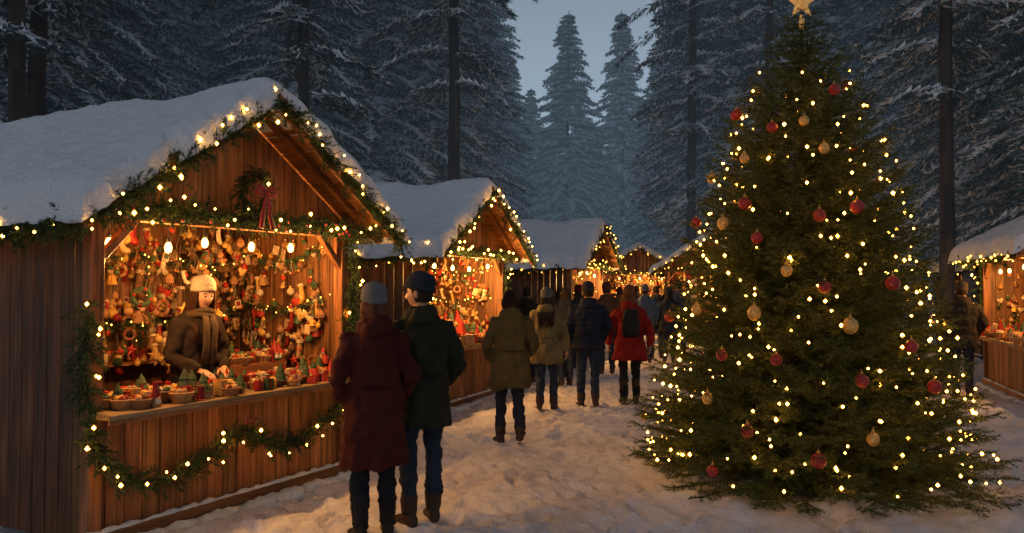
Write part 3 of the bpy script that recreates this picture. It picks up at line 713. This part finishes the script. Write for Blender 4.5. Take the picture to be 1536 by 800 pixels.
    if backpack:
        bb=MB(); R=[]
        for zz,a,b in ((1.0,.08,.03),(1.01,.115,.06),(1.1,.13,.075),(1.25,.125,.07),(1.36,.1,.055),(1.4,.06,.03)): R.append(ring(zz,a,b,-.18,20,3.4))
        bb.rings(R); bb.rings([ring(1.04,.07,.03,-.25,16,3),ring(1.06,.09,.035,-.25,16,3),ring(1.18,.085,.03,-.25,16,3),ring(1.2,.05,.02,-.24,16,3)])
        for sg in (-1,1): bb.tube([V(sg*.08,-.13,1.38),V(sg*.1,-.06,1.45),V(sg*.115,.05,1.43),V(sg*.125,.135,1.3),V(sg*.16,.09,1.12),V(sg*.12,-.1,1.06)],.018*s,6,flat=.4)
        bb.obj('backpack',[fabric('backpack_nylon',backpack,.4,50,.6)],E,smooth=True)
    return E
# ---------------------------------------------------------------- build stalls
def ang(u): return math.atan2(u[1],u[0])
WARM=(.22,.088,.03)
stall((-2.73,5.14),ang((.482,.876)),2.46,3.9,1,style=1,lpow=25,plank=WARM,lx=[.2,.58,.98,1.42,1.85])
stall((-1.18,10.43),ang((.375,.927)),2.67,3.4,2,style=2,lights=4,plank=(.2,.082,.03),lpow=40)
stall((1.22,17.2),ang((.36,.93)),2.7,3.2,2,style=3,lights=4,plank=(.16,.07,.03),lpow=48,goods=.6)
stall((3.25,29),ang((.93,-.2)),2.7,3,3,style=3,lights=3,goods=.4,lpow=62)
stall((4.6,24),ang((.90,-.42)),2.7,3,3,style=3,lights=3,goods=.4,lpow=56)
stall((11.6,21.8),ang((-.2,-.98)),3.2,3.,3,style=3,lights=2,goods=.2,lpow=5,side=True,apex=3.35,plank=(.06,.04,.03))
stall((8.3,14.0),ang((-.31,-.95)),3.4,3.,2,style=2,lights=4,lpow=30,goods=.8,side=True,tip=2.25,apex=3.2,plank=WARM)
# ---------------------------------------------------------------- christmas tree
def xmas():
    tx,ty=TREE; E=empty('christmas_tree',(tx,ty,gz(tx,ty)-.02))
    zs=np.array([0,.15,.62,1.25,1.85,2.45,3.05,3.65,3.95,4.12]); rs=np.array([1.58,1.58,1.43,1.24,1.03,.88,.66,.38,.19,.05])
    Rf=lambda z: np.interp(z,zs,rs)
    rng=np.random.default_rng(11); A=[];B=[]; SA=[];SB=[]
    nlev=44
    for lv in range(nlev):
        zt=.04+4.0*(lv/(nlev-1)); R=float(Rf(zt)); nb=int(7+12*R)
        el0=np.interp(zt,[0,1,2.5,4.1],[-.03,.18,.42,.9]); 
        for b in range(nb):
            az=2*pi*(b+rng.random()*.8)/nb+lv*1.1; L=R*rng.uniform(.80,1.04)*(1.07 if rng.random()<.12 else 1); z1=zt+rng.uniform(-.06,.06); el=el0+rng.normal()*.07
            n=max(4,int(L/.05)); t=np.linspace(0.25 if R>.5 else .05,1,n)
            h=np.array([math.cos(az),math.sin(az),0]); rise=L*math.tan(el)
            P=h*(L*t)[:,None]; P[:,2]=z1-rise*(1-t)+.10*L*(t*t-t)*1.5
            P[:,2]=np.maximum(P[:,2],.04)
            A.append(P[:-1]);B.append(P[1:]); SA.append(P[:-1]); SB.append(P[1:])
            tg=np.array([-math.sin(az),math.cos(az),0])
            for sd in (-1,1):
                ln=(.06+.24*min(1,L)*(1-t)**.8+.03)*rng.uniform(.7,1.2,n)
                dr=norm(h*.75+tg*sd*.8+np.array([0,0,1])*rng.uniform(-.3,.45,(n,1)))
                Q=P+dr*ln[:,None]; A.append(P);B.append(Q); SA.append(P);SB.append(Q)
                Pm=P+dr*(ln*.5)[:,None]; dr2=norm(dr+h*.9+rng.normal(size=(n,3))*.35); A.append(Pm);B.append(Pm+dr2*(ln*.55)[:,None])
    A=np.concatenate(A);B=np.concatenate(B)
    V,C=needles(A,B,150,.028,.0030,rng,c0=(.045,.065,.02),c1=(.16,.175,.055))
    V2,C2=stems(np.concatenate(SA),np.concatenate(SB),.003,(.06,.035,.02))
    me=trimesh('fir_foliage',np.concatenate([V,V2]),np.concatenate([C,C2]),M_fir)
    o=bpy.data.objects.new('fir_foliage',me); COL.objects.link(o); o.parent=E
    mb=MB(); mb.tube([(0,0,-.1),(0,0,1),(0.01,0,2.5),(0,0,4.1)],[.09,.075,.045,.01],12); mb.obj('trunk',[M_bark],E,smooth=True)
    pts=[]; N=500
    for i in range(N):
        u=(i+.5)/N; z=.12+3.9*(1-math.sqrt(1-u*.985)); az=i*2.39996+rng.normal()*.25
        z=z+rng.normal()*.05; R=float(Rf(z)); rr=R*rng.uniform(.82,.96); pts.append((rr*math.cos(az),rr*math.sin(az),z))
    add_bulbs(pts,.0165,'fairy_lights',E,M_bulb)
    def onsurf(px,py):
        d=ty-.8
        for _ in range(12):
            x=(px-768)/1200*d-tx; zz=1.7+(430-py)/1200*d-E.location.z; R=float(Rf(zz))*.985
            d=ty-math.sqrt(max(0,R*R-x*x))
        return Vector((x,d-ty,zz))
    red=[(1254,133),(1160,190),(1230,323),(1287,310),(1136,357),(1237,431),(1082,533),(1163,540),(1291,571),(1366,520),(1119,646),(1225,690),(1067,705),(1339,425),(1118,305),(1400,580)]
    gold=[(1238,222),(1118,237),(1180,406),(1131,470),(1275,489),(1060,597),(1307,658),(1045,465),(1208,180),(1085,335)]
    rb=MB(); gb=MB(); cp=MB()
    def baub(m,p,r,squash=1.):
        m.ell(p,(r,r,r*squash),20,14); cp.lathe(p+Vector((0,0,r*squash*.97)),[(.011,0),(.011,.014),(.003,.016),(.003,.035)],8)
    for q in red: p=onsurf(*q); baub(rb,p,rng.uniform(.044,.062) if q[1]>280 else .046)
    for q in gold: p=onsurf(*q); baub(gb,p,rng.uniform(.042,.056) if q[1]>280 else .040,1.15)
    for i in range(36):
        az=rng.uniform(.05*pi,.95*pi); z=rng.uniform(.3,3.6); R=float(Rf(z)); baub(rb if i%2 else gb,Vector((R*math.cos(az),R*math.sin(az),z)),.05)
    rb.obj('red_baubles',[M_red],E,smooth=True); gb.obj('gold_baubles',[M_gold],E,smooth=True); cp.obj('bauble_caps',[M_gold],E,smooth=True)
    sb=MB(); vs=[(0,-.045,0),(0,.045,0)]
    for i in range(10):
        r=.15 if i%2==0 else .062; a=pi/2+i*pi/5; vs.append((r*math.cos(a),0,r*math.sin(a)))
    sb.add(vs,[[0,2+i,2+(i+1)%10] for i in range(10)]+[[1,2+(i+1)%10,2+i] for i in range(10)])
    sb.lathe((0,0,-.16),[(.02,-.08),(.025,0),(.012,.05)],10)
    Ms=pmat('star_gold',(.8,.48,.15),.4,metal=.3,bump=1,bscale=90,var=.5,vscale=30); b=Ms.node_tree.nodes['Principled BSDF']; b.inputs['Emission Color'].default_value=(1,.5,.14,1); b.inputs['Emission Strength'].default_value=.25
    so=sb.obj('tree_star',[Ms],E); so.location=(0,0,4.18)
xmas()
# ---------------------------------------------------------------- forest
def spruce(H,clear,R,seed,frost_haze=0,gap=.30,fine=1.,power=.75,nbx=0,trunk=.012,wide=1.):
    rng=np.random.default_rng(seed); V=[];C=[]
    g0=np.array((.016,.028,.032))*(1+frost_haze*2.5)+np.array((.04,.075,.09))*frost_haze; g1=np.array((.06,.09,.095))*(1+frost_haze)+np.array((.09,.13,.15))*frost_haze  # lighter, bluer greens: rime, plus haze painted into the far trees
    sn=np.array((.76,.82,.90)); up=np.array([0,0,1.])
    z=clear
    while z<H-.15:
        f=(z-clear)/(H-clear); r=(R*(1-f)**power)*min(1,.55+4*f)+.12; nb=int(7+3*(1-f)+frost_haze+nbx)
        for b in range(nb):
            az=rng.random()*2*pi; L=r*rng.uniform(.6,1.12); K=max(4,int(L/(.17/fine))); t=np.linspace(.12,1,K)
            h=np.array([math.cos(az),math.sin(az),0]); tg=np.array([-h[1],h[0],0]); dr=rng.uniform(.35,.65)
            P=h*(L*t)[:,None]; P[:,2]=z+L*(.18*t-dr*t*t)*(.5+.6*(1-f)); sp=rng.random()
            a,bb=P[:-1],P[1:]; w=.022*(1-t[:-1])[:,None]+.006
            V.append(np.stack([a-up*w,a+up*w,bb],1)); C.append(np.tile([.025,.02,.016],(K-1,1)))
            if sp>.1:
                w2=(.045+.09*rng.random((K-1,1)))*wide; keep=rng.random(K-1)<.94
                V.append(np.stack([a+up*.03-tg*w2,a+up*.03+tg*w2,bb+up*.035],1)[keep]); C.append(np.tile(sn,(keep.sum(),1)))
                V.append(np.stack([a-up*.02,a+up*(.03+w2*.9),bb+up*.02],1)[keep]); C.append(np.tile(sn,(keep.sum(),1)))
            for sd in (-1,1):
                ln=(.16+.36*min(L,2.6)*(1-t)**.7*.8)*rng.uniform(.6,1.2,K); d=norm(h*.7+tg*sd*.75-up*rng.uniform(.15,.6,(K,1)))
                if sp>.15: # snow lying along each side twig
                    e=P+d*(ln*.95)[:,None]; wt=(.025+.035*rng.random((K,1)))*wide; kk=rng.random(K)<.85
                    V.append(np.stack([P+up*.02-h*wt,P+up*.03+h*wt,e+up*.02],1)[kk]); C.append(np.tile(sn,(kk.sum(),1))*.92)
                    V.append(np.stack([P-up*wt*.6,P+up*(.02+wt),e+up*.02],1)[kk]); C.append(np.tile(sn,(kk.sum(),1))*.9)
                M=6; q=np.linspace(.1,1,M)
                pos=(P[:,None,:]+d[:,None,:]*(ln[:,None]*q[None,:])[:,:,None]).reshape(-1,3); dd=np.repeat(d,M,0)
                n=len(pos)
                for rep in range(2):
                    s1=norm(dd*.7+rng.normal(size=(n,3))*.45-up*.35); l=rng.uniform(.09,.2,(n,1))/fine**.5; wd=norm(np.cross(s1,rng.normal(size=(n,3))))*rng.uniform(.010,.024,(n,1))/fine**.5
                    V.append(np.stack([pos-wd,pos+wd,pos+s1*l],1)); ff=rng.random((n,1))**1.6; C.append(g0*(1-ff)+g1*ff)
                keep=rng.random(n)<(.25+.65*sp+.2*min(frost_haze,1)); m=keep.sum()
                if m:
                    p=pos[keep]+up*.025; s1=norm(dd[keep]+rng.normal(size=(m,3))*.3); wd=norm(np.cross(s1,up)+up*rng.uniform(-.7,.7,(m,1)))*rng.uniform(.015,.055,(m,1))/fine**.5; l=rng.uniform(.07,.20,(m,1))/fine**.5
                    V.append(np.stack([p-wd,p+wd,p+s1*l],1)); C.append(np.tile(sn,(m,1))*rng.uniform(.6,1,(m,1)))
        z+=gap*rng.uniform(.7,1.3)
    n=12; NZ=40; zz=np.linspace(-.3,H,NZ+1); rad=(trunk*H)*(1-zz/H*.95)+.01
    jit=rng.uniform(.88,1.12,(NZ+1,n)); cx=.05*np.sin(zz*.35+seed); cy=.05*np.cos(zz*.28+seed)
    for k in range(NZ):
        for i in range(n):
            p=[np.array([cx[k+e]+rad[k+e]*jit[k+e,j%n]*math.cos(2*pi*j/n),cy[k+e]+rad[k+e]*jit[k+e,j%n]*math.sin(2*pi*j/n),zz[k+e]]) for e,j in ((0,i),(0,i+1),(1,i+1),(1,i))]
            V.append(np.array([[p[0],p[1],p[2]],[p[0],p[2],p[3]]])); c=np.array([.035,.028,.024])*rng.uniform(.6,1.25)*(1+min(frost_haze,1)*2)
            C.append(np.tile(c,(2,1)))
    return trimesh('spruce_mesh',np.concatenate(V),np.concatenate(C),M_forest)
TALL=[spruce(20,3.2,2.6,1,.42,wide=1.15),spruce(22,3.8,2.4,2,.35,wide=1.15),spruce(19,2.6,2.8,3,.48,wide=1.15)]
BARE=[spruce(26,5.5,1.9,21,.2,gap=.75,trunk=.0052,nbx=-3),spruce(27,6.5,2.1,22,.2,gap=.75,trunk=.0055,nbx=-3)]
CONE=[spruce(17,.6,4.3,5,.9,gap=.27,power=.9,nbx=2,wide=1.5),spruce(18,.8,3.9,6,.9,gap=.27,power=.9,nbx=2,wide=1.5)]
FAR=[spruce(20,1,3.4,8,1.4,gap=.45,fine=.7,wide=1.5),spruce(17,1,3.6,9,1.4,gap=.45,fine=.7,power=.9,wide=1.5)]
def tree(me,px,dep,sc=1.,name='spruce_tree',parent=None,x=None,rot=None):
    X=(px-768)/1200*dep if x is None else x
    o=bpy.data.objects.new(name,me); COL.objects.link(o); o.location=(X,dep,0); o.rotation_euler=(random.uniform(-.015,.015),random.uniform(-.015,.015),random.random()*6.28 if rot is None else rot); o.scale=(sc,sc,sc)
    if parent: o.parent=parent
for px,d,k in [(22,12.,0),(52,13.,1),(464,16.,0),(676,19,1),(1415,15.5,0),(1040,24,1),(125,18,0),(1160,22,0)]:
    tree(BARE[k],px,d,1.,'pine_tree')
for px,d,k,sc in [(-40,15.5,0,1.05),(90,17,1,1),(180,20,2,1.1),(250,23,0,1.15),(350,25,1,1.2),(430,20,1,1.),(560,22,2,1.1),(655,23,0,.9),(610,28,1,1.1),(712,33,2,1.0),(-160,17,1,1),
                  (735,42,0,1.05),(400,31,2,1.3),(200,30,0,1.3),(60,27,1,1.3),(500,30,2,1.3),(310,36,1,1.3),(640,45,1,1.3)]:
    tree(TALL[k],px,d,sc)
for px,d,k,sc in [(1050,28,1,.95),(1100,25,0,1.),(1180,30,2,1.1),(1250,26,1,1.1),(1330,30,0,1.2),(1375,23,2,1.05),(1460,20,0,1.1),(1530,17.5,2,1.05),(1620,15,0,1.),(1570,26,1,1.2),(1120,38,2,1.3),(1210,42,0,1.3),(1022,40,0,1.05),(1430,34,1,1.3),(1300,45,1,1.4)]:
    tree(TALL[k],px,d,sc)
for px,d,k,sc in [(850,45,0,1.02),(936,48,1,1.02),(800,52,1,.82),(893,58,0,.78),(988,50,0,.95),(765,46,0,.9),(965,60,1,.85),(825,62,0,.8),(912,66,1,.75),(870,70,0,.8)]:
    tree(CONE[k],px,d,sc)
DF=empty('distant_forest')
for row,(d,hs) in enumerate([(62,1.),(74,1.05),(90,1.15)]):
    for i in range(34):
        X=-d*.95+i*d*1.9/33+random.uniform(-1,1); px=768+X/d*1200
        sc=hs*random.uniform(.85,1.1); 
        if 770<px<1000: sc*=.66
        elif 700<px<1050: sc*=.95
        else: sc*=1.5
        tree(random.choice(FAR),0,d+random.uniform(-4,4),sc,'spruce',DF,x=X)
# ---------------------------------------------------------------- people placement
def P(px,dep): return ((px-768)/1200*dep,dep)
x,y=P(562,5.5)
person('woman',x,y,(-.35,.94),1.70,(.055,.010,.008),pants=(.010,.012,.018),boots=(.02,.015,.012),hem=.50,hat=(.15,.15,.16),hair='bun',hairc=(.10,.04,.02),fem=True,vox=.012,yaw=.15,wide=1.06,bootz=.3)
x,y=P(632,5.85)
person('man',x,y,(-.45,.89),1.78,(.020,.021,.014),pants=(.02,.03,.05),hem=.68,hat=(.02,.028,.042),hairc=(.03,.02,.015),vox=.012,yaw=.8,wide=1.05)
person('saleswoman',-2.54,6.38,(.876,-.482),1.71,(.026,.017,.013),hem=.8,hat=(.40,.34,.25),hair='long',hairc=(.035,.014,.008),arms='counter',fem=True,vox=.012,scarf=(.07,.045,.025),yaw=-.12,pitch=-.2,z=.04,hood=False,wide=1.05,lean=.12)
x,y=P(765,8.75)
person('woman',x,y,(-.2,.97),1.68,(.06,.052,.025),pants=(.012,.018,.035),hem=.64,hair='bun',hairc=(.015,.01,.008),fem=True,stride=.45,wide=1.1,arms='pocket',flip=-1)
x,y=P(820,11.)
person('woman',x,y,(.12,.99),1.65,(.14,.11,.05),pants=(.02,.03,.055),hem=.68,hat=(.10,.10,.095),hair='long',hairc=(.03,.02,.015),fem=True,arms='mix',flip=1,stride=.3,wide=1.1)
x,y=P(882,11.4)
person('man',x,y,(.02,1),1.75,(.014,.018,.035),pants=(.02,.032,.06),hem=.82,hat=(.03,.03,.035),arms='mix',flip=-1,stride=.25,puff=.012,wide=1.14)
x,y=P(944,11.6)
person('woman',x,y,(.03,1),1.69,(.20,.013,.011),pants=(.012,.012,.015),hem=.66,hat=(.14,.06,.03),hair='long',hairc=(.12,.05,.02),fem=True,arms='swing',stride=.35,backpack=(.012,.012,.014),bootz=.36,wide=1.14)
x,y=P(1442,12.2)
person('man',x,y,(.3,.95),1.75,(.03,.025,.02),pants=(.02,.025,.04),hem=.78,hat=(.08,.06,.04),arms='pocket',wide=1.15,stride=.2)
for px,d,H,c,hat,st,fem,hem in [(848,13.6,1.68,(.02,.022,.03),None,.3,True,.8),(910,15.5,1.75,(.05,.03,.02),(.06,.03,.02),.2,False,.8),(868,16.5,1.7,(.03,.03,.03),(.1,.02,.02),0,True,.75),
    (967,17.5,1.7,(.07,.10,.14),(.1,.1,.1),.3,False,.84),(984,19,1.72,(.025,.03,.035),None,.3,False,.8),(1003,18,1.66,(.015,.02,.03),(.02,.02,.03),.35,True,.72),(1018,20,1.8,(.02,.03,.06),(.02,.02,.02),.2,False,.84),
    (930,21,1.7,(.12,.07,.04),None,.2,True,.8),(897,22,1.7,(.03,.03,.03),(.2,.1,.06),0,False,.8),(955,24,1.74,(.05,.03,.03),None,.3,False,.8),(1000,25,1.7,(.1,.02,.02),(.2,.2,.2),.2,True,.8),(840,15,1.66,(.09,.05,.03),None,0,True,.8),(790,14.2,1.7,(.02,.02,.02),None,0,False,.8)]:
    x,y=P(px,d); person('woman' if fem else 'man',x,y,(random.uniform(-.3,.2),1),H,c,pants=(.02,.028,.05),hat=hat,hair='bun' if fem else 'short',fem=fem,hem=hem,stride=st,vox=.024,wide=1.1,flip=random.choice((-1,1)))
# ---------------------------------------------------------------- world, sun, camera
W=bpy.data.worlds.new('World'); S.world=W; W.use_nodes=True; nt=W.node_tree; bg=nt.nodes['Background']
sky=nt.nodes.new('ShaderNodeTexSky'); sky.sky_type='NISHITA'; sky.sun_disc=False; sky.sun_elevation=math.radians(4); sky.sun_rotation=math.radians(200); sky.ozone_density=3
vm=nt.nodes.new('ShaderNodeVectorMath'); vm.operation='SCALE'; vm.inputs['Scale'].default_value=.2
nt.links.new(sky.outputs[0],vm.inputs[0])
ad=nt.nodes.new('ShaderNodeVectorMath'); ad.operation='ADD'; ad.inputs[1].default_value=(.95,1.10,1.27); nt.links.new(vm.outputs[0],ad.inputs[0])
tc=nt.nodes.new('ShaderNodeTexCoord'); sp=nt.nodes.new('ShaderNodeSeparateXYZ'); nt.links.new(tc.outputs['Generated'],sp.inputs[0])
mr=nt.nodes.new('ShaderNodeMapRange'); mr.interpolation_type='SMOOTHSTEP'; mr.inputs[1].default_value=.12; mr.inputs[2].default_value=.7; mr.inputs[3].default_value=2.6; mr.inputs[4].default_value=.75
nt.links.new(sp.outputs[2],mr.inputs[0]); v2=nt.nodes.new('ShaderNodeVectorMath'); v2.operation='SCALE'; nt.links.new(ad.outputs[0],v2.inputs[0]); nt.links.new(mr.outputs[0],v2.inputs['Scale'])
nt.links.new(v2.outputs[0],bg.inputs['Color']); bg.inputs['Strength'].default_value=.11
sl=bpy.data.lights.new('sun','SUN'); sl.energy=.08; sl.angle=math.radians(20); sl.color=(.75,.85,1)
so=bpy.data.objects.new('sun',sl); COL.objects.link(so); so.rotation_euler=(math.radians(60),0,math.radians(-20))
cam=bpy.data.cameras.new('camera'); co=bpy.data.objects.new('camera',cam); COL.objects.link(co); S.camera=co
cam.sensor_width=36; cam.lens=36*1200/1536; cam.clip_end=2000; cam.clip_start=.05
co.location=(0,0,1.7); co.rotation_euler=(math.radians(90+1.43),0,0)
S.view_settings.view_transform='Standard'; S.view_settings.look='None'; S.view_settings.exposure=0
